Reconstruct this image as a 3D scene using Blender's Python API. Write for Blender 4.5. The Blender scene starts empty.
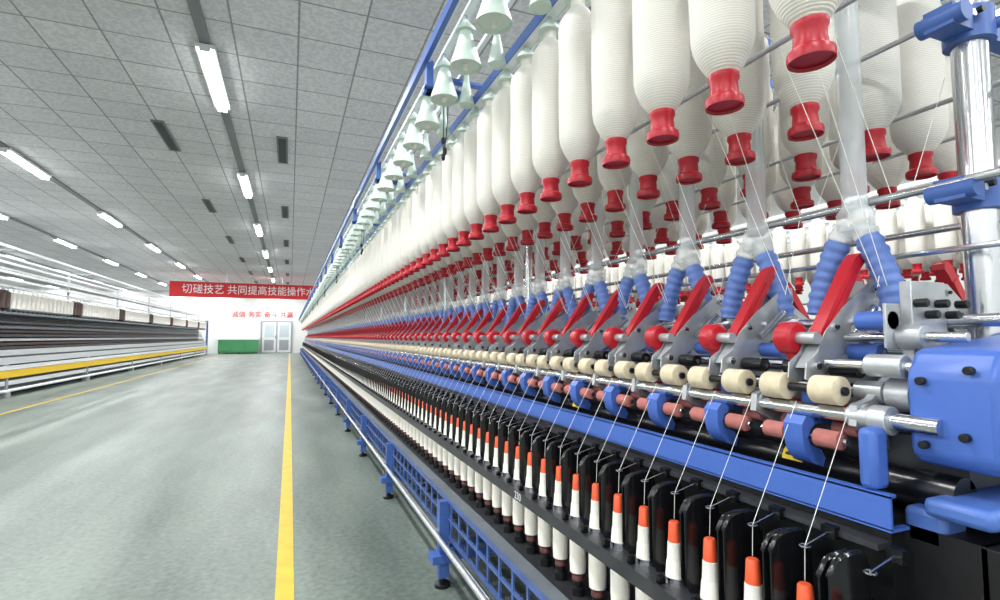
import bpy, math, random
from mathutils import Vector, Matrix
random.seed(4)
H=1.1
def lin(c):
    return tuple(((v/255)/12.92 if v/255<=0.04045 else ((v/255+0.055)/1.055)**2.4) for v in c)
M={}
def mat(name,rgb,rough=0.5,metal=0.0,noise=0.0,nscale=20,emit=0,spec=0.5,coat=0):
    m=bpy.data.materials.new(name); m.use_nodes=True
    nt=m.node_tree; b=nt.nodes['Principled BSDF']
    c=lin(rgb)
    b.inputs['Base Color'].default_value=(*c,1); b.inputs['Roughness'].default_value=rough
    b.inputs['Metallic'].default_value=metal; b.inputs['Specular IOR Level'].default_value=spec
    if coat: b.inputs['Coat Weight'].default_value=coat
    if emit:
        b.inputs['Emission Color'].default_value=(*c,1); b.inputs['Emission Strength'].default_value=emit
    if noise>0:
        tc=nt.nodes.new('ShaderNodeTexCoord'); n=nt.nodes.new('ShaderNodeTexNoise'); r=nt.nodes.new('ShaderNodeValToRGB')
        n.inputs['Scale'].default_value=nscale; n.inputs['Detail'].default_value=4
        r.color_ramp.elements[0].position=0.35; r.color_ramp.elements[1].position=0.65
        r.color_ramp.elements[0].color=(*[v*(1-noise) for v in c],1); r.color_ramp.elements[1].color=(*[min(1,v*(1+noise*.5)) for v in c],1)
        nt.links.new(tc.outputs['Object'],n.inputs['Vector']); nt.links.new(n.outputs['Fac'],r.inputs['Fac'])
        nt.links.new(r.outputs['Color'],b.inputs['Base Color'])
    M[name]=m; return m
mat('blue_paint',(72,106,178),.42,noise=.12,nscale=8)
mat('blue_plastic',(68,104,186),.4)
mat('blue_rail',(74,100,160),.45,noise=.15,nscale=12)
mat('hose_blue',(98,126,194),.48)
mat('red_plastic',(178,20,38),.34)
mat('red_lever',(192,28,42),.38)
mat('chrome',(214,216,220),.2,1.0)
mat('steel',(188,191,195),.38,.6,noise=.1,nscale=30)
mat('dark_steel',(70,72,77),.4,.5,noise=.2,nscale=10)
mat('black_plastic',(16,17,20),.25)
mat('sep_black',(17,18,21),.2)
mat('black_metal',(24,25,28),.4,.2)
mat('cream',(214,200,172),.78,noise=.1,nscale=60)
mat('pink',(176,108,102),.85,noise=.12,nscale=60)
mat('orange',(236,92,52),.45)
mat('white_plastic',(232,230,222),.4)
mat('mint',(204,219,210),.45)
mat('yarn',(244,240,230),.9)
mat('thread',(240,240,235),.8)
mat('cop_base',(92,48,44),.5)
mat('white_paint',(225,228,230),.4)
mat('yellow',(240,200,30),.5)
mat('yellow_line',(222,182,30),.5,noise=.12,nscale=9)
mat('grey_paint',(150,156,160),.45)
mat('pale_grey',(188,192,193),.45)
mat('slate',(106,114,122),.5,noise=.15,nscale=6)
mat('brown',(84,66,62),.7,noise=.2)
mat('wall_white',(222,224,222),.8,noise=.03,nscale=2)
mat('banner_red',(206,28,34),.6)
mat('green_paint',(70,150,96),.5)
mat('tube_light',(255,255,255),.5,emit=14)
mat('vent_dark',(70,72,74),.6)
mat('trunk_grey',(125,127,129),.5)
mat('glassy',(190,205,210),.15)
mat('label_yellow',(240,205,30),.5)
mat('leaf_black',(20,20,20),.5)
m=mat('clear_plastic',(225,232,236),.12); m.node_tree.nodes['Principled BSDF'].inputs['Alpha'].default_value=.4
# roving
m=mat('roving',(242,238,228),.95,spec=.15); nt=m.node_tree; b=nt.nodes['Principled BSDF']
tc=nt.nodes.new('ShaderNodeTexCoord'); w=nt.nodes.new('ShaderNodeTexWave'); w.bands_direction='Z'; w.inputs['Scale'].default_value=66; w.inputs['Distortion'].default_value=.6
bp=nt.nodes.new('ShaderNodeBump'); bp.inputs['Strength'].default_value=.22; bp.inputs['Distance'].default_value=.003
rp=nt.nodes.new('ShaderNodeValToRGB'); rp.color_ramp.elements[0].color=(*lin((216,211,202)),1); rp.color_ramp.elements[1].color=(*lin((237,235,229)),1)
nt.links.new(tc.outputs['Object'],w.inputs['Vector']); nt.links.new(w.outputs['Fac'],bp.inputs['Height']); nt.links.new(bp.outputs['Normal'],b.inputs['Normal'])
nt.links.new(w.outputs['Fac'],rp.inputs['Fac']); nt.links.new(rp.outputs['Color'],b.inputs['Base Color'])
# floor
m=mat('floor_epoxy',(128,138,132),.33,spec=.35); nt=m.node_tree; b=nt.nodes['Principled BSDF']
tc=nt.nodes.new('ShaderNodeTexCoord'); n1=nt.nodes.new('ShaderNodeTexNoise'); n2=nt.nodes.new('ShaderNodeTexNoise')
mp=nt.nodes.new('ShaderNodeMapping'); mp.inputs['Scale'].default_value=(1.8,.4,1)
n1.inputs['Scale'].default_value=1.4; n1.inputs['Detail'].default_value=7; n2.inputs['Scale'].default_value=34; n2.inputs['Detail'].default_value=4
mx=nt.nodes.new('ShaderNodeMath'); mx.operation='MULTIPLY_ADD'; mx.inputs[1].default_value=.55
r=nt.nodes.new('ShaderNodeValToRGB'); r.color_ramp.elements[0].position=.58; r.color_ramp.elements[1].position=.98
r.color_ramp.elements[0].color=(*lin((86,98,92)),1); r.color_ramp.elements[1].color=(*lin((132,143,135)),1)
nt.links.new(tc.outputs['Object'],mp.inputs['Vector']); nt.links.new(mp.outputs['Vector'],n1.inputs['Vector']); nt.links.new(tc.outputs['Object'],n2.inputs['Vector'])
nt.links.new(n2.outputs['Fac'],mx.inputs[0]); nt.links.new(n1.outputs['Fac'],mx.inputs[2]); nt.links.new(mx.outputs[0],r.inputs['Fac']); nt.links.new(r.outputs['Color'],b.inputs['Base Color'])
rr=nt.nodes.new('ShaderNodeMapRange'); rr.inputs['To Min'].default_value=.36; rr.inputs['To Max'].default_value=.56
nt.links.new(n1.outputs['Fac'],rr.inputs['Value']); nt.links.new(rr.outputs[0],b.inputs['Roughness'])
# ceiling
m=mat('ceiling_tiles',(180,180,180),.8); nt=m.node_tree; b=nt.nodes['Principled BSDF']
tc=nt.nodes.new('ShaderNodeTexCoord'); br=nt.nodes.new('ShaderNodeTexBrick'); br.offset=0; br.squash=1
br.inputs['Scale'].default_value=1; br.inputs['Brick Width'].default_value=.6; br.inputs['Row Height'].default_value=.6
br.inputs['Mortar Size'].default_value=.01; br.inputs['Mortar Smooth'].default_value=.1
br.inputs['Color1'].default_value=(*lin((230,230,231)),1); br.inputs['Color2'].default_value=(*lin((220,220,222)),1); br.inputs['Mortar'].default_value=(*lin((155,156,158)),1)
v=nt.nodes.new('ShaderNodeTexNoise'); v.inputs['Scale'].default_value=26; v.inputs['Detail'].default_value=2
rv=nt.nodes.new('ShaderNodeValToRGB'); rv.color_ramp.elements[0].position=.42; rv.color_ramp.elements[1].position=.58
rv.color_ramp.elements[0].color=(.84,.84,.84,1); rv.color_ramp.elements[1].color=(1,1,1,1)
mm=nt.nodes.new('ShaderNodeMixRGB'); mm.blend_type='MULTIPLY'; mm.inputs[0].default_value=1
nt.links.new(tc.outputs['Object'],br.inputs['Vector']); nt.links.new(tc.outputs['Object'],v.inputs['Vector']); nt.links.new(v.outputs['Fac'],rv.inputs['Fac'])
nt.links.new(br.outputs['Color'],mm.inputs[1]); nt.links.new(rv.outputs['Color'],mm.inputs[2]); nt.links.new(mm.outputs[0],b.inputs['Base Color'])

class MB:
    def __init__(s): s.v=[];s.f=[];s.m=[];s.names=[]
    def mi(s,n):
        if n not in s.names: s.names.append(n)
        return s.names.index(n)
    def box(s,x0,x1,y0,y1,z0,z1,m):
        o=len(s.v); s.v+=[(x0,y0,z0),(x1,y0,z0),(x1,y1,z0),(x0,y1,z0),(x0,y0,z1),(x1,y0,z1),(x1,y1,z1),(x0,y1,z1)]
        k=s.mi(m)
        for f in [(0,3,2,1),(4,5,6,7),(0,1,5,4),(1,2,6,5),(2,3,7,6),(3,0,4,7)]:
            s.f.append(tuple(o+i for i in f)); s.m.append(k)
    def prism(s,poly,y0,y1,m):
        o=len(s.v); n=len(poly); k=s.mi(m)
        s.v+=[(x,y0,z) for x,z in poly]+[(x,y1,z) for x,z in poly]
        s.f.append(tuple(o+i for i in range(n))); s.m.append(k)
        s.f.append(tuple(o+n+i for i in reversed(range(n)))); s.m.append(k)
        for i in range(n):
            j=(i+1)%n; s.f.append((o+j,o+i,o+n+i,o+n+j)); s.m.append(k)
    def sweep(s,pts,rad,seg,m,caps=True):
        pts=[Vector(p) for p in pts]; n=len(pts); k=s.mi(m) if isinstance(m,str) else None
        ks=[s.mi(q) for q in m] if k is None else [k]*n
        o=len(s.v); up=None
        for i,p in enumerate(pts):
            a=pts[max(0,i-1)]; c=pts[min(n-1,i+1)]; t=(c-a)
            if t.length<1e-9: t=Vector((0,0,1))
            t.normalize()
            if up is None:
                ref=Vector((0,0,1)) if abs(t.z)<.9 else Vector((1,0,0)); up=(ref-t*ref.dot(t)).normalized()
            else: up=(up-t*up.dot(t)).normalized()
            w=t.cross(up); r=rad[i] if isinstance(rad,(list,tuple)) else rad
            for q in range(seg):
                a2=2*math.pi*q/seg; s.v.append(tuple(p+up*(r*math.cos(a2))+w*(r*math.sin(a2))))
        for i in range(n-1):
            for q in range(seg):
                q2=(q+1)%seg; s.f.append((o+i*seg+q,o+i*seg+q2,o+(i+1)*seg+q2,o+(i+1)*seg+q)); s.m.append(ks[i])
        if caps:
            s.f.append(tuple(o+q for q in reversed(range(seg)))); s.m.append(ks[0])
            s.f.append(tuple(o+(n-1)*seg+q for q in range(seg))); s.m.append(ks[-1])
    def cyl(s,p0,p1,r,m,seg=14,r1=None):
        s.sweep([p0,p1],[r,r if r1 is None else r1],seg,m)
    def lathe(s,x,y,prof,seg=24,caps=True):
        o=len(s.v); n=len(prof)
        for r,z,mm in prof:
            for q in range(seg):
                a=2*math.pi*q/seg; s.v.append((x+r*math.cos(a),y+r*math.sin(a),z))
        for i in range(n-1):
            k=s.mi(prof[i][2])
            for q in range(seg):
                q2=(q+1)%seg; s.f.append((o+i*seg+q,o+i*seg+q2,o+(i+1)*seg+q2,o+(i+1)*seg+q)); s.m.append(k)
        if caps:
            s.f.append(tuple(o+q for q in reversed(range(seg)))); s.m.append(s.mi(prof[0][2]))
            s.f.append(tuple(o+(n-1)*seg+q for q in range(seg))); s.m.append(s.mi(prof[-1][2]))
    def done(s,name,parent=None,loc=(0,0,H),arr=None,bevel=0,scale=(1,1,1)):
        me=bpy.data.meshes.new(name); me.from_pydata(s.v,[],s.f)
        for n in s.names: me.materials.append(M[n])
        me.polygons.foreach_set('material_index',s.m); me.update()
        me.shade_smooth(); me.set_sharp_from_angle(angle=math.radians(38))
        return place(name,me,parent,loc,arr,bevel,scale)
def place(name,me,parent=None,loc=(0,0,H),arr=None,bevel=0,scale=(1,1,1)):
    ob=bpy.data.objects.new(name,me); bpy.context.collection.objects.link(ob)
    ob.location=loc; ob.scale=scale
    if bevel:
        b=ob.modifiers.new('bevel','BEVEL'); b.width=bevel; b.segments=2; b.limit_method='ANGLE'
    if arr:
        a=ob.modifiers.new('array','ARRAY'); a.use_relative_offset=False; a.use_constant_offset=True
        a.constant_offset_displace=(0,arr[1],0); a.count=arr[0]
    if parent: ob.parent=parent
    return ob
def empty(name,loc=(0,0,0)):
    e=bpy.data.objects.new(name,None); bpy.context.collection.objects.link(e); e.location=loc; e.empty_display_size=.1; return e

YE=37.0
# ============ ROOM ============
X0,X1,Y0,Y1,ZC=-16,9,-8,39,4.1
b=MB(); b.box(X0,X1,Y0,Y1,-.1,0,'floor_epoxy'); b.done('floor',loc=(0,0,0))
b=MB(); b.box(X0,X1,Y0,Y1,ZC,ZC+.1,'ceiling_tiles'); b.done('ceiling',loc=(0,0,0))
b=MB(); b.box(X0,X1,Y1,Y1+.1,0,ZC,'wall_white'); b.done('wall_back',loc=(0,0,0))
b=MB(); b.box(X0,X1,Y0-.1,Y0,0,ZC,'wall_white'); b.done('wall_front',loc=(0,0,0))
b=MB(); b.box(X0-.1,X0,Y0,Y1,0,ZC,'wall_white'); b.done('wall_left',loc=(0,0,0))
b=MB(); b.box(X1,X1+.1,Y0,Y1,0,ZC,'wall_white'); b.done('wall_right',loc=(0,0,0))
b=MB(); b.box(-.03,.045,Y0,YE,0.0,.003,'yellow_line'); b.done('floor_marking_line',loc=(0,0,0))
b=MB(); b.box(-3.82,-3.77,Y0,YE,0.0,.003,'yellow_line'); b.done('floor_marking_line',loc=(0,0,0))
rows=[-.88,-4.25,-6.6,-9.6,-13,2.5,5.9]
b=MB(); b.box(-.09,.09,-.76,.76,ZC-.07,ZC-.025,'white_paint'); b.box(-.05,.05,-.78,-.76,ZC-.11,ZC-.04,'white_paint'); b.box(-.05,.05,.76,.78,ZC-.11,ZC-.04,'white_paint')
b.cyl((-.035,-.76,ZC-.095),(-.035,.76,ZC-.095),.02,'tube_light',10); b.cyl((.035,-.76,ZC-.095),(.035,.76,ZC-.095),.02,'tube_light',10)
first=None
for rx in rows:
    for k in range(-3,8):
        y=6.6+4.47*k
        if first is None: o=b.done('ceiling_lamp',loc=(rx,y,0)); first=o
        else: o=place('ceiling_lamp',first.data,loc=(rx,y,0))
        l=bpy.data.lights.new('lamp_glow','AREA'); l.shape='RECTANGLE'; l.size=.12; l.size_y=1.45; l.energy=86; l.color=(.985,.992,1)
        lo=bpy.data.objects.new('lamp_glow',l); bpy.context.collection.objects.link(lo); lo.parent=o; lo.location=(0,0,ZC-.12)
b=MB()
for rx in rows: b.box(rx-.05,rx+.05,Y0,Y1,ZC-.026,ZC,'trunk_grey')
b.done('lamp_trunking',loc=(0,0,0))
b=MB()
for rx in (-1.79,-.19):
    for k in range(-1,7):
        if rx==-.19 and k<0: continue
        y=8.9+4.47*k
        b.box(rx-.08,rx+.08,y-.62,y+.62,ZC-.02,ZC,'trunk_grey'); b.box(rx-.055,rx+.055,y-.58,y+.58,ZC-.025,ZC-.019,'vent_dark')
        for j in range(3): b.box(rx-.04+.035*j,rx-.03+.035*j,y-.58,y+.58,ZC-.03,ZC-.024,'black_metal')
b.done('ceiling_vent',loc=(0,0,0))
def text(body,size,loc,mat_,parent,rot=(math.pi/2,0,0),ax='CENTER',sx=1):
    cu=bpy.data.curves.new('lettering','FONT'); cu.body=body; cu.size=size; cu.align_x=ax; cu.align_y='CENTER'; cu.extrude=.002
    cu.materials.append(M[mat_]); o=bpy.data.objects.new('lettering',cu); bpy.context.collection.objects.link(o)
    o.location=loc; o.rotation_euler=rot; o.scale=(sx,1,1); o.parent=parent; return o
bn=empty('hanging_banner')
b=MB(); b.box(-5.25,1.75,28,28.02,H+1.88,H+2.6,'banner_red')
for x in (-5.1,-2.9,-.4,1.2): b.cyl((x,28.01,H+2.6),(x,28.01,ZC),.01,'steel',6)
b.done('cloth',bn,loc=(0,0,0))
text('切磋技艺 共同提高技能操作水平',.48,(-4.75,27.98,H+2.24),'white_paint',bn,ax='LEFT',sx=.92)
ws=empty('wall_slogan'); text('诚信 务实 奋斗 共赢',.46,(-1.75,38.97,H+1.5),'banner_red',ws,sx=.95)
d=MB(); yb=38.99
d.box(-1.85,.15,yb-.08,yb,.0,2.2,'grey_paint'); d.box(-1.75,-.9,yb-.1,yb-.07,.05,2.1,'white_paint'); d.box(-.8,.05,yb-.1,yb-.07,.05,2.1,'white_paint')
for xa in (-1.62,-.68):
    d.box(xa,xa+.6,yb-.12,yb-.09,1.1,1.95,'glassy'); d.box(xa,xa+.6,yb-.12,yb-.09,.2,.9,'grey_paint')
d.cyl((-.92,yb-.15,1.0),(-.92,yb-.15,1.2),.02,'chrome',8)
d.done('door_1',loc=(0,0,0))
g=MB(); g.box(-4.3,-1.95,38,38.9,.08,.92,'green_paint'); g.box(-4.35,-1.9,37.97,38.92,.92,.97,'white_paint')
for x in (-4.25,-3.1,-2.05): g.box(x,x+.06,38,38.1,0,.08,'black_metal')
for i in range(3): g.box(-4.22+i*.77,-3.52+i*.77,37.98,38,.16,.86,'green_paint')
g.done('green_cabinet',loc=(0,0,0),bevel=.01)

# ============ MAIN MACHINE ============
mc=empty('ring_spinning_machine')
def bobbin(b,x,y,R,full=1.0):
    prof=[(.0295,.425,'red_plastic'),(.033,.42,'red_plastic'),(.0345,.428,'red_plastic'),(.033,.436,'red_plastic'),(.0255,.441,'red_plastic'),(.0235,.466,'red_plastic'),(.027,.472,'red_plastic'),(.027,.481,'red_plastic'),
      (.025,.482,'roving'),(.031,.488,'roving'),(R*.80,.512,'roving'),(R*.95,.534,'roving'),(R,.552,'roving'),(R*1.01,.66,'roving'),(R*.985,.76,'roving'),(R*.99,.86,'roving'),(R*.94,.88,'roving'),(R*.6,.912,'roving'),(.022,.925,'roving'),
      (.02,.926,'white_plastic'),(.02,.95,'mint'),(.038,.951,'mint'),(.03,.967,'mint'),(.012,.985,'mint'),(.008,1.0,'mint')]
    b.lathe(x,y,prof,26,caps=False)
    b.lathe(x,y,[(.012,.46,'black_metal'),(.0295,.426,'red_plastic')],26,caps=True)
rb=empty('roving_bobbins')
brow=[(.73,.535),(.99,.745),(1.26,.78),(1.53,.83),(1.79,.9)]
pitch=.172
bmeshes=[]
for i,(bx,by) in enumerate(brow):
    b=MB()
    for j in range(5): bobbin(b,0,j*pitch,.0595+random.uniform(-.004,.003))
    o=b.done('bobbin_row',rb,loc=(bx,by,H),arr=(int((YE-by)/pitch/5),pitch*5)); bmeshes.append(o.data)
b=MB()
for bx,by in brow:
    b.box(bx-.02,bx+.02,.3,YE,1.0,1.02,'white_paint'); b.box(bx-.024,bx-.02,.3,YE,.995,1.035,'blue_paint'); b.box(bx+.02,bx+.024,.3,YE,.995,1.035,'white_paint')
b.box(.485,.505,.3,YE,1.145,1.185,'blue_paint'); b.box(.505,.515,.3,YE,1.15,1.17,'white_paint')
b.box(.55,.58,.3,YE,1.16,1.175,'white_paint'); b.box(.64,.655,.3,YE,1.1,1.12,'white_paint')
for x,z in ((.86,.565),(1.385,.54),(1.66,.54)): b.cyl((x,.2,z),(x,YE,z),.006,'steel',8)
b.cyl((1.165,.3,.293),(1.165,YE,.293),.009,'chrome',12)
b.cyl((1.4,.3,.25),(1.4,YE,.25),.008,'chrome',10); b.cyl((1.19,.3,.17),(1.19,YE,.17),.006,'chrome',8)
b.done('creel_rails',mc)
b=MB(); b.box(.49,1.95,0,.04,1.02,1.035,'blue_paint'); b.box(.49,.68,-.02,.06,1.035,1.043,'blue_paint'); b.box(.5,.53,.0,.04,1.02,1.16,'blue_paint'); b.box(.55,.75,.0,.035,1.085,1.1,'blue_paint')
b.done('creel_brackets',mc,loc=(0,.70,H),arr=(27,1.36),bevel=.002)
b=MB()
b.sweep([(.58,0,1.02),(.582,.004,.9),(.578,-.004,.82),(.58,0,.77)],.0022,6,'black_metal')
b.sweep([(.60,0,1.02),(.60,.01,.92),(.592,.006,.84),(.585,.004,.79)],.0022,6,'black_metal')
for x,z in ((.58,.76),(.587,.785),(.578,.83)): b.sweep([(x,0,z-.018),(x,0,z-.01),(x,0,z+.008),(x,0,z+.014)],[.004,.0085,.0085,.003],10,'black_metal')
b.done('hanging_cords',mc,loc=(0,2.08,H),arr=(12,2.72))
b=MB()
b.lathe(0,0,[(.052,-.1,'mint'),(.058,-.108,'mint'),(.054,-.09,'mint'),(.041,-.05,'mint'),(.028,-.005,'mint'),(.022,.022,'mint'),(.036,.024,'mint'),(.033,.036,'mint'),(.016,.055,'mint'),(.010,.065,'steel'),(.006,.07,'steel'),(.006,.09,'steel')],24,caps=False)
b.lathe(0,0,[(.052,-.1,'mint'),(.036,-.05,'mint'),(.018,-.01,'mint'),(.012,-.012,'white_plastic'),(.012,-.1,'white_plastic'),(.008,-.118,'white_plastic')],20,caps=True)
hang=b.done('bobbin_hangers',mc,loc=(.56,1.16,H+1.075),arr=(128,.28))
b=MB(); b.lathe(0,0,[(.03,-.07,'mint'),(.034,-.075,'mint'),(.022,-.02,'mint'),(.012,.03,'mint'),(.012,.06,'steel'),(.006,.06,'steel')],16)
b.done('roving_tensioners',mc,loc=(.65,1.3,H+1.03),arr=(104,pitch*2))
# --- posts
b=MB()
b.cyl((1.25,.59,-.15),(1.25,.59,1.2),.030,'chrome',28)
for z in (.28,.62):
    b.cyl((1.25,.59,z-.032),(1.25,.59,z+.032),.042,'blue_paint',24)
    b.box(1.15,1.22,.565,.615,z-.02,z+.022,'blue_paint'); b.cyl((1.165,.55,z),(1.165,.63,z),.02,'blue_paint',16)
    b.box(1.28,1.42,.575,.605,z-.015,z+.015,'blue_paint')
    b.cyl((1.19,.55,z),(1.19,.63,z),.007,'chrome',8); b.cyl((1.21,.545,z+.01),(1.21,.57,z+.01),.007,'black_metal',6)
    b.cyl((1.29,.52,z),(1.25,.59,z),.012,'blue_paint',10)
for k in range(1,24):
    y=.8675+1.53*k; b.cyl((1.115,y,-.1),(1.115,y,1.0),.018,'chrome',12)
b.cyl((1.165,.6,.62),(1.165,YE,.62),.006,'steel',8)
b.done('creel_posts',mc,loc=(.007,-.006,H))
# --- suction ducts
b=MB()
b.lathe(1.125,0,[(.024,.27,'clear_plastic'),(.024,.97,'clear_plastic')],20,caps=False)
b.lathe(1.125,0,[(.028,.215,'clear_plastic'),(.036,.225,'clear_plastic'),(.036,.265,'clear_plastic'),(.025,.28,'clear_plastic')],20,caps=False)
for sg in (1,-1):
    pts=[];rad=[]; N=36
    for i in range(N+1):
        t=i/N; y=sg*(.014+.056*math.sin(t*1.5)); z=.24-.19*t; x=1.115-.02*t+(.03*t if sg<0 else 0)
        pts.append((x,y,z)); rad.append(.026 if i%4<2 else .0228)
    b.sweep(pts,rad,16,['clear_plastic']*6+['hose_blue']*(N-5))
b.done('suction_ducts',mc,loc=(0,.74,H),arr=(142,.255))
# --- drafting arms
b=MB()
pl=[(.915,-.08),(.92,-.05),(.95,-.03),(.975,.01),(1.03,.06),(1.07,.085),(1.12,.12),(1.15,.12),(1.155,.09),(1.12,.03),(1.06,-.02),(.99,-.05),(.945,-.09)]
for y in (-.02,.017): b.prism(pl,y,y+.003,'steel')
b.prism([(.93,-.06),(.99,.01),(1.07,.07),(1.12,.085),(1.08,.03),(1.0,-.03)],-.014,.014,'grey_paint')
lv=[(.968,-.002),(.978,-.012),(.99,-.008),(1.005,.012),(1.095,.138),(1.112,.155),(1.112,.168),(1.1,.175),(1.085,.165),(1.07,.148),(.975,.015)]
b.prism(lv,-.013,.013,'red_lever')
b.prism([(1.0,.03),(1.012,.022),(1.085,.125),(1.073,.133)],-.0155,.0155,'red_lever')
b.sweep([(.955,.022,-.002),(.955,.027,-.002),(.955,.055,-.002),(.955,.062,-.002)],[.027,.033,.033,.027],24,'red_plastic')
b.prism([(.93,-.002),(.955,.03),(.985,.01),(.975,-.04),(.955,-.045)],.03,.05,'red_plastic')
b.cyl((.955,-.018,-.002),(.955,.022,-.002),.012,'steel',12)
for x,z in ((.945,-.055),(1.0,.02),(1.06,.03),(1.125,.1)):
    b.cyl((x,-.027,z),(x,-.02,z),.008,'chrome',8); b.cyl((x,-.03,z),(x,-.027,z),.004,'black_metal',6)
b.cyl((1.02,-.035,-.0),(1.1,-.035,.06),.008,'chrome',10); b.cyl((1.03,.035,-.01),(1.1,.035,.05),.006,'steel',8)
b.sweep([(1.05,-.05,.0),(1.08,-.05,.03),(1.13,-.05,.04),(1.15,-.05,.02)],.006,8,'steel')
for sg in (1,-1):
    a0,a1=sg*.027,sg*.081
    s_=[a0,a0+sg*.003,a1-sg*.003,a1]
    b.sweep([(.93,y,-.098) for y in s_],[.022,.0265,.0265,.022],24,'cream')
    b.cyl((.93,sg*.026,-.098),(.93,sg*.082,-.098),.010,'steel',12)
    b.cyl((.985,sg*.024,-.062),(.985,sg*.078,-.062),.015,'black_plastic',14)
    b.cyl((1.045,sg*.022,-.03),(1.045,sg*.08,-.03),.0165,'blue_plastic',16)
    b.cyl((.955,sg*.03,-.135),(.955,sg*.076,-.135),.012,'red_plastic',12)
    s_=[sg*.03,sg*.032,sg*.078,sg*.08]
    b.sweep([(.925,y,-.187) for y in s_],[.013,.0165,.0165,.013],16,'pink')
    b.sweep([(.975,y,-.172) for y in s_],[.01,.013,.013,.01],14,'pink')
b.cyl((.93,-.088,-.098),(.93,.088,-.098),.008,'black_metal',10)
b.cyl((.985,-.082,-.062),(.985,.082,-.062),.006,'chrome',8); b.cyl((1.045,-.085,-.03),(1.045,.085,-.03),.006,'chrome',8)
b.cyl((.925,-.09,-.187),(.925,.09,-.187),.007,'chrome',8)
br_=[(.912,-.15),(.93,-.152),(.937,-.165),(.922,-.175),(.915,-.19),(.922,-.205),(.95,-.215),(.962,-.235),(.953,-.248),(.925,-.238),(.905,-.215),(.9,-.19),(.9,-.165)]
b.prism(br_,-.02,.02,'blue_plastic')
b.box(.93,1.0,-.012,.012,-.168,-.155,'blue_plastic'); b.box(.95,.975,-.018,.018,-.16,-.11,'blue_plastic')
b.prism([(.915,-.155),(.92,-.12),(.96,-.11),(1.0,-.08),(1.06,-.05),(1.13,-.02),(1.14,-.14),(1.0,-.2),(.95,-.17)],-.112,-.098,'steel')
b.cyl((.94,-.118,-.135),(.94,-.092,-.135),.018,'grey_paint',14); b.cyl((.99,-.118,-.1),(.99,-.092,-.1),.018,'dark_steel',14)
for x,z in ((1.03,-.1),(1.1,-.06)): b.cyl((x,-.118,z),(x,-.112,z),.008,'black_metal',8)
arms=b.done('drafting_arms',mc,loc=(0,.73,H),arr=(172,.21))
place('drafting_arms_far_side',arms.data,mc,loc=(2.5,.73,H),arr=(172,.21),scale=(-1,1,1))
# --- long rollers/beams
b=MB()
for s in (0,1):
    def X(x): return x if s==0 else 2.5-x
    for x,z,r in ((.935,-.14,.014),(.99,-.1,.013),(1.045,-.062,.013)): b.cyl((X(x),.5,z),(X(x),YE,z),r,'chrome',16)
    b.cyl((X(1.13),.5,.03),(X(1.13),YE,.03),.012,'chrome',12)
    b.cyl((X(.985),.5,-.252),(X(.985),YE,-.252),.032,'black_plastic',20)
    x0,x1=sorted((X(.885),X(.89))); b.box(x0,x1,.55,YE,-.305,-.252,'blue_plastic')
    x0,x1=sorted((X(.885),X(.93))); b.box(x0,x1,.55,YE,-.308,-.303,'blue_plastic')
    x0,x1=sorted((X(.885),X(.90))); b.box(x0,x1,.55,YE,-.255,-.250,'blue_plastic')
    x0,x1=sorted((X(1.0),X(1.25))); b.box(x0,x1,.5,YE,-.24,-.17,'dark_steel')
    x0,x1=sorted((X(1.12),X(1.16))); b.box(x0,x1,.5,YE,-.17,-.03,'grey_paint')
    x0,x1=sorted((X(.865),X(.90))); b.box(x0,x1,.56,YE,-.335,-.325,'dark_steel')
    x0,x1=sorted((X(.90),X(.93))); b.box(x0,x1,.56,YE,-.75,-.3,'black_metal')
    x0,x1=sorted((X(.742),X(.868))); b.box(x0,x1,.3,YE,-.545,-.532,'dark_steel')
    x0,x1=sorted((X(.738),X(.744))); b.box(x0,x1,.3,YE,-.562,-.528,'dark_steel')
    x0,x1=sorted((X(.735),X(.88))); b.box(x0,x1,.3,YE,-.80,-.745,'dark_steel')
    x0,x1=sorted((X(.95),X(1.25))); b.box(x0,x1,.6,YE,-.98,-.80,'blue_rail')
b.box(.93,1.57,.45,YE,-.75,-.3,'black_metal')
b.done('rollers_and_beams',mc)
b=MB()
b.cyl((.86,0,-.330),(.80,0,-.345),.0018,'chrome',6)
b.sweep([(.80+.008*math.cos(a),.008*math.sin(a),-.345) for a in [i*math.pi/5 for i in range(10)]],.0015,5,'chrome')
b.box(.855,.87,-.012,.012,-.34,-.32,'black_plastic')
b.lathe(.80,0,[(.0265,-.532,'chrome'),(.0265,-.520,'chrome'),(.023,-.520,'chrome'),(.023,-.532,'chrome')],18,caps=False)
b.box(.75,.765,-.006,.006,-.53,-.515,'black_plastic')
b.done('lappets_and_rings',mc,loc=(0,.53,H),arr=(346,.105))
b=MB()
def blade(xc,hw,zt,zb,yc,bow,tk=.003,nu=8):
    k=b.mi('sep_black'); o=len(b.v)
    for side in (0,1):
        for i in range(nu+1):
            u=-1+2*i/nu; y=yc-bow*(1-u*u)+side*tk; top=zt-.035*(1-math.sqrt(max(0,1-abs(u)**2.6)))
            for z in (zb,zb+.02,top-.004,top): b.v.append((xc+hw*u if z>zb+.01 else xc+hw*u*.8,y+(.004 if z==top else 0),z))
    R=4*(nu+1)
    for side in (0,1):
        for i in range(nu):
            for j in range(3):
                a=o+side*R+i*4+j; q=(a,a+4,a+5,a+1)
                b.f.append(q if side==0 else q[::-1]); b.m.append(k)
    for i in range(nu):
        a=o+i*4+3; b.f.append((a,a+4,a+4+R,a+R)); b.m.append(k)
    for i in (0,nu):
        for j in range(3):
            a=o+i*4+j; b.f.append((a,a+1,a+1+R,a+R)); b.m.append(k)
blade(.822,.046,-.332,-.53,0,.011)
blade(.829,.046,-.340,-.53,.022,.011)
b.box(.80,.86,.0,.022,-.53,-.50,'sep_black')
b.box(.866,.876,0,.024,-.5,-.38,'sep_black')
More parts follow.
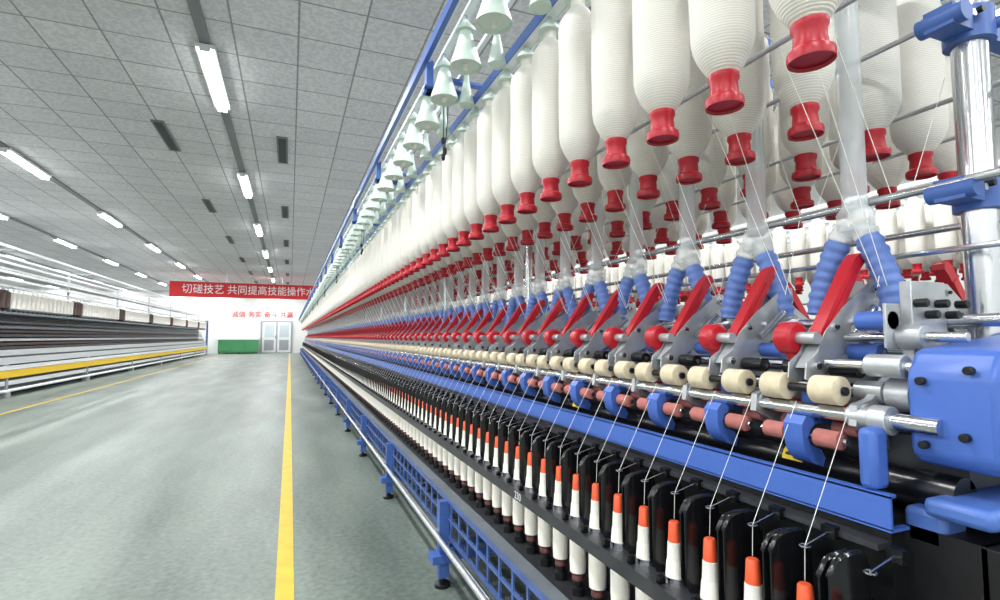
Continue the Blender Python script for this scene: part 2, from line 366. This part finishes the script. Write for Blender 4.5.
b.done('separators',mc,loc=(0,.53+.046,H),arr=(345,.105))
b=MB()
b.lathe(0,0,[(.0095,-.405,'orange'),(.0118,-.408,'orange'),(.0142,-.448,'orange'),(.0152,-.449,'white_plastic'),(.017,-.485,'white_plastic'),(.0185,-.49,'yarn'),(.0235,-.55,'yarn'),(.0245,-.645,'yarn'),(.023,-.68,'yarn'),(.016,-.688,'cop_base'),(.0175,-.69,'cop_base'),(.0185,-.702,'cop_base'),(.014,-.704,'black_metal'),(.014,-.72,'black_metal'),(.02,-.722,'black_metal'),(.02,-.746,'black_metal')][::-1],18)
b.done('yarn_cops',loc=(.797,.53,H),arr=(346,.105))
b=MB(); R=.0007
b.cyl((.925,0,-.125),(.80,0,-.345),R,'thread',4); b.cyl((.80,0,-.345),(.797,.0,-.40),R,'thread',4)
b.done('yarn_threads',mc,loc=(0,.635,H),arr=(344,.105))
b=MB(); R=.0009
b.cyl((.785,.0,.66),(.86,.02,.568),R,'thread',4); b.cyl((.86,.02,.568),(1.07,.03,.1),R,'thread',4)
b.cyl((.80,.12,.64),(.86,.08,.568),R,'thread',4); b.cyl((.86,.08,.568),(1.08,.05,.1),R,'thread',4)
b.cyl((1.045,.1,.66),(1.165,.07,.30),R,'thread',4); b.cyl((1.165,.07,.30),(1.09,.06,.1),R,'thread',4)
b.cyl((1.3,.03,.56),(1.165,.03,.30),R,'thread',4)
b.done('rovings',mc,loc=(0,.62,H),arr=(172,.21))
# --- ladder guard
b=MB()
b.box(.674,.684,0,1.36,-.74,-.725,'blue_rail'); b.box(.674,.684,0,1.36,-.812,-.802,'blue_rail'); b.box(.674,.684,0,1.36,-.892,-.875,'blue_rail')
b.box(.684,.74,0,1.36,-.735,-.73,'slate')
for i in range(12):
    y=.05+i*1.36/12; b.box(.675,.682,y,y+.012,-.88,-.73,'blue_rail')
    b.box(.70,.9,y,y+.008,-.885,-.875,'slate')
b.box(.635,.68,.66,.7,-1.06,-.73,'blue_paint'); b.box(.60,.69,.64,.72,-.99,-.955,'blue_paint')
b.box(.68,1.2,.66,.7,-.99,-.93,'blue_paint')
b.cyl((.655,.68,-1.075),(.655,.68,-1.0),.012,'black_metal',10)
b.lathe(.655,.68,[(.036,-1.0995,'black_metal'),(.036,-1.085,'black_metal'),(.02,-1.075,'black_metal')],16)
b.cyl((.62,0,-.87),(.62,1.36,-.87),.012,'steel',12); b.box(.62,.66,.665,.695,-.885,-.855,'steel')
b.cyl((.70,0,-.96),(.70,1.36,-.96),.010,'steel',10)
lad=b.done('base_ladder_and_legs',mc,loc=(0,.27,H),arr=(27,1.36))
place('base_ladder_and_legs_far_side',lad.data,mc,loc=(2.5,.27,H),arr=(27,1.36),scale=(-1,1,1))
# --- near end frame
b=MB()
b.prism([(.94,-.185),(.938,-.06),(.965,-.02),(1.25,.01),(1.25,-.215),(.96,-.205)],.43,.55,'blue_plastic')
b.prism([(.91,-.275),(.91,-.245),(1.3,-.245),(1.3,-.275)],.43,.52,'blue_paint')
b.box(.93,.99,.5,.56,-.33,-.27,'blue_paint')
b.box(.885,.925,.57,.6,-.25,-.15,'blue_plastic')
b.done('end_cover',mc,bevel=.01)
b=MB()
for y,z in ((.46,-.05),(.525,-.07),(.47,-.15),(.525,-.17)):
    b.cyl((.928,y,z),(.94,y,z),.007,'black_metal',8)
for x,z,r,y0,y1 in ((.935,-.14,.024,.57,.6),(.99,-.1,.03,.56,.6),(1.045,-.062,.028,.56,.61),(.935,-.14,.019,.6,.64),(.99,-.1,.02,.61,.66),(1.045,-.06,.019,.62,.67),(.96,-.05,.02,.56,.62),(1.02,0.0,.022,.56,.60),(1.1,.03,.03,.6,.63)):
    b.cyl((x,y0,z),(x,y1,z),r,'steel',20)
for x,z in ((.96,-.05),(1.02,0.0)): b.cyl((x,.5,z),(x,.7,z),.009,'chrome',12)
b.cyl((1.0,.6,.03),(1.0,.66,.03),.018,'blue_plastic',14)
b.box(1.02,1.12,.58,.60,-.05,.1,'steel'); b.box(.98,1.1,.6,.606,-.02,.06,'steel')
for i in range(5): b.cyl((1.03+.03*i,.56,.06-.02*(i%2)),(1.03+.03*i,.58,.06-.02*(i%2)),.008,'black_metal',8)
b.done('end_gearing',mc,bevel=.0015)
b=MB()
b.box(.93,1.57,.40,.46,-1.0,-.3,'black_metal'); b.box(.74,.93,.42,.44,-.6,-.5,'black_metal')
b.cyl((.80,.35,-.5),(.9,.5,-.5),.008,'chrome',8); b.box(.93,1.0,.38,.42,-.42,-.38,'blue_paint')
b.box(.9,.96,.3,.5,-1.1,-1.0,'black_metal')
b.done('end_panel',mc,bevel=.003)
lb=MB()
def arc(r,a0,a1,n): return [(.985+r*math.cos(math.radians(a0+(a1-a0)*i/n)),-.252+r*math.sin(math.radians(a0+(a1-a0)*i/n))) for i in range(n+1)]
lb.prism(arc(.0327,110,175,6)+arc(.0322,175,110,6),0,.045,'label_yellow')
for q in range(4):
    hw_=.016*(1-q/4); lb.prism(arc(.0331,160-10*q,150-10*q,2)+arc(.0326,150-10*q,160-10*q,2),.0225-hw_,.0225+hw_,'leaf_black')
wl=lb.done('warning_label',mc,loc=(0,.755,H))
place('warning_label',wl.data,mc,loc=(0,1.62,H))
t=text('230',.036,(.7375,1.67,H-.545),'white_paint',mc,rot=(math.pi/2,0,-math.pi/2)); t.data.extrude=.0003

# ============ neighbour machine (right) ============
m2=empty('ring_spinning_machine'); OX=3.1
for i,(bx,by) in enumerate(brow[:4]): place('bobbin_row',bmeshes[i],m2,loc=(bx+OX,by+.05,H),arr=(42,pitch*5))
b=MB()
for bx,by in brow: b.box(bx-.02,bx+.02,.3,YE,1.0,1.03,'white_paint')
b.box(.7,1.8,.5,YE,-.98,-.2,'grey_paint'); b.box(.9,1.6,.5,YE,-.2,0,'dark_steel'); b.cyl((1.165,.3,.293),(1.165,YE,.293),.009,'chrome',8)
for k in range(20):
    y=.6+1.9*k; b.cyl((1.125,y,0),(1.125,y,1.0),.02,'chrome',10); b.box(.75,.82,y,y+.06,-1.1,-.97,'blue_paint'); b.box(1.7,1.77,y,y+.06,-1.1,-.97,'blue_paint')
b.done('frame',m2,loc=(OX,0,H))
place('drafting_arms',arms.data,m2,loc=(OX,.73,H),arr=(172,.21))

# ============ left machine ============
def left_machine(LX,full=True):
    lm=empty('roving_machine')
    b=MB(); ys,ye=4.0,36.5
    x=-4.75
    b.cyl((x,ys,-.98),(x,ye,-.98),.03,'white_paint',8); b.box(x-.03,x,ys,ye,-.88,-.80,'white_paint')
    b.box(x-.02,x+.03,ys,ye,-.74,-.61,'yellow'); b.box(x-.04,x+.04,ys,ye,-.60,-.53,'white_paint')
    b.box(x-1.3,x-.12,ys,ye,-1.0,-.3,'slate')
    b.box(x-.12,x-.02,ys,ye,-.5,-.38,'pale_grey'); b.box(x-.2,x-.06,ys,ye,-.34,-.24,'pale_grey')
    for i,(z,mm) in enumerate(((-.19,'dark_steel'),(-.12,'brown'),(-.04,'pale_grey'),(.04,'dark_steel'),(.12,'brown'),(.2,'slate'),(.3,'dark_steel'))):
        b.box(x-.9,x-.15-.03*i,ys,ye,z-.035,z+.012,mm)
    b.box(x-.9,x-.45,ys,ye,-.3,.46,'dark_steel')
    for z,dx in ((.92,0),(1.04,.04),(1.16,.05),(1.25,-.1),(1.34,.0),(1.5,-.2),(1.62,.05)):
        b.box(x-.04+dx,x+dx,ys,ye,z-.02,z+.02,'white_paint')
    b.box(x-.9,x-.5,ys,ye,1.3,1.34,'pale_grey'); b.box(x-.9,x+.0,ys,ye,.42,.46,'slate')
    b.box(x-.05,x+.05,ye,ye+.1,-1.1,1.0,'blue_rail'); b.box(x-1.0,x+.05,ye,ye+.1,.95,1.0,'blue_rail'); b.box(x-1.0,x-.9,ye,ye+.1,-1.1,1.0,'blue_rail')
    b.done('body',lm,loc=(LX,0,H))
    b=MB()
    b.box(x-.05,x+.02,0,.07,-1.0,-.5,'grey_paint'); b.box(x-.08,x+.05,-.03,.1,-1.1,-1.0,'grey_paint')
    b.box(x-1.0,x-.93,0,.07,-1.1,-.9,'grey_paint')
    b.box(x-.5,x-.45,0,.05,.1,1.62,'grey_paint'); b.box(x-.6,x+.05,0,.04,1.58,1.6,'grey_paint'); b.box(x-.6,x,0,.04,.88,.92,'grey_paint')
    b.done('uprights',lm,loc=(LX,ys,H),arr=(9,4.06))
    b=MB()
    for j in range(18):
        mm='brown' if j%18 in (3,4,5) else 'roving'
        for xx in (x-.12,x-.38): b.lathe(xx,j*.2,[(.03,.46,'dark_steel'),(.03,.5,mm),(.085,.53,mm),(.088,.82,mm),(.03,.86,'mint'),(.012,.9,'mint')],12)
    b.done('bobbins',lm,loc=(LX,ys,H),arr=(9,3.6))
left_machine(0); left_machine(-4.2)

# ============ camera ============
cam=bpy.data.cameras.new('camera'); co=bpy.data.objects.new('camera',cam); bpy.context.collection.objects.link(co)
f=520; cam.sensor_width=36; cam.lens=36*f/1000; cam.clip_start=.02; cam.clip_end=200
ph=math.atan(37/f); th=math.atan(210/f*math.cos(ph))
co.location=(0,0,H); co.rotation_euler=(math.pi/2+ph,0,-th)
bpy.context.scene.camera=co
w=bpy.data.worlds.new('world'); bpy.context.scene.world=w; w.use_nodes=True
w.node_tree.nodes['Background'].inputs[0].default_value=(.9,.95,1,1); w.node_tree.nodes['Background'].inputs[1].default_value=.3
bpy.context.scene.view_settings.view_transform='Standard'
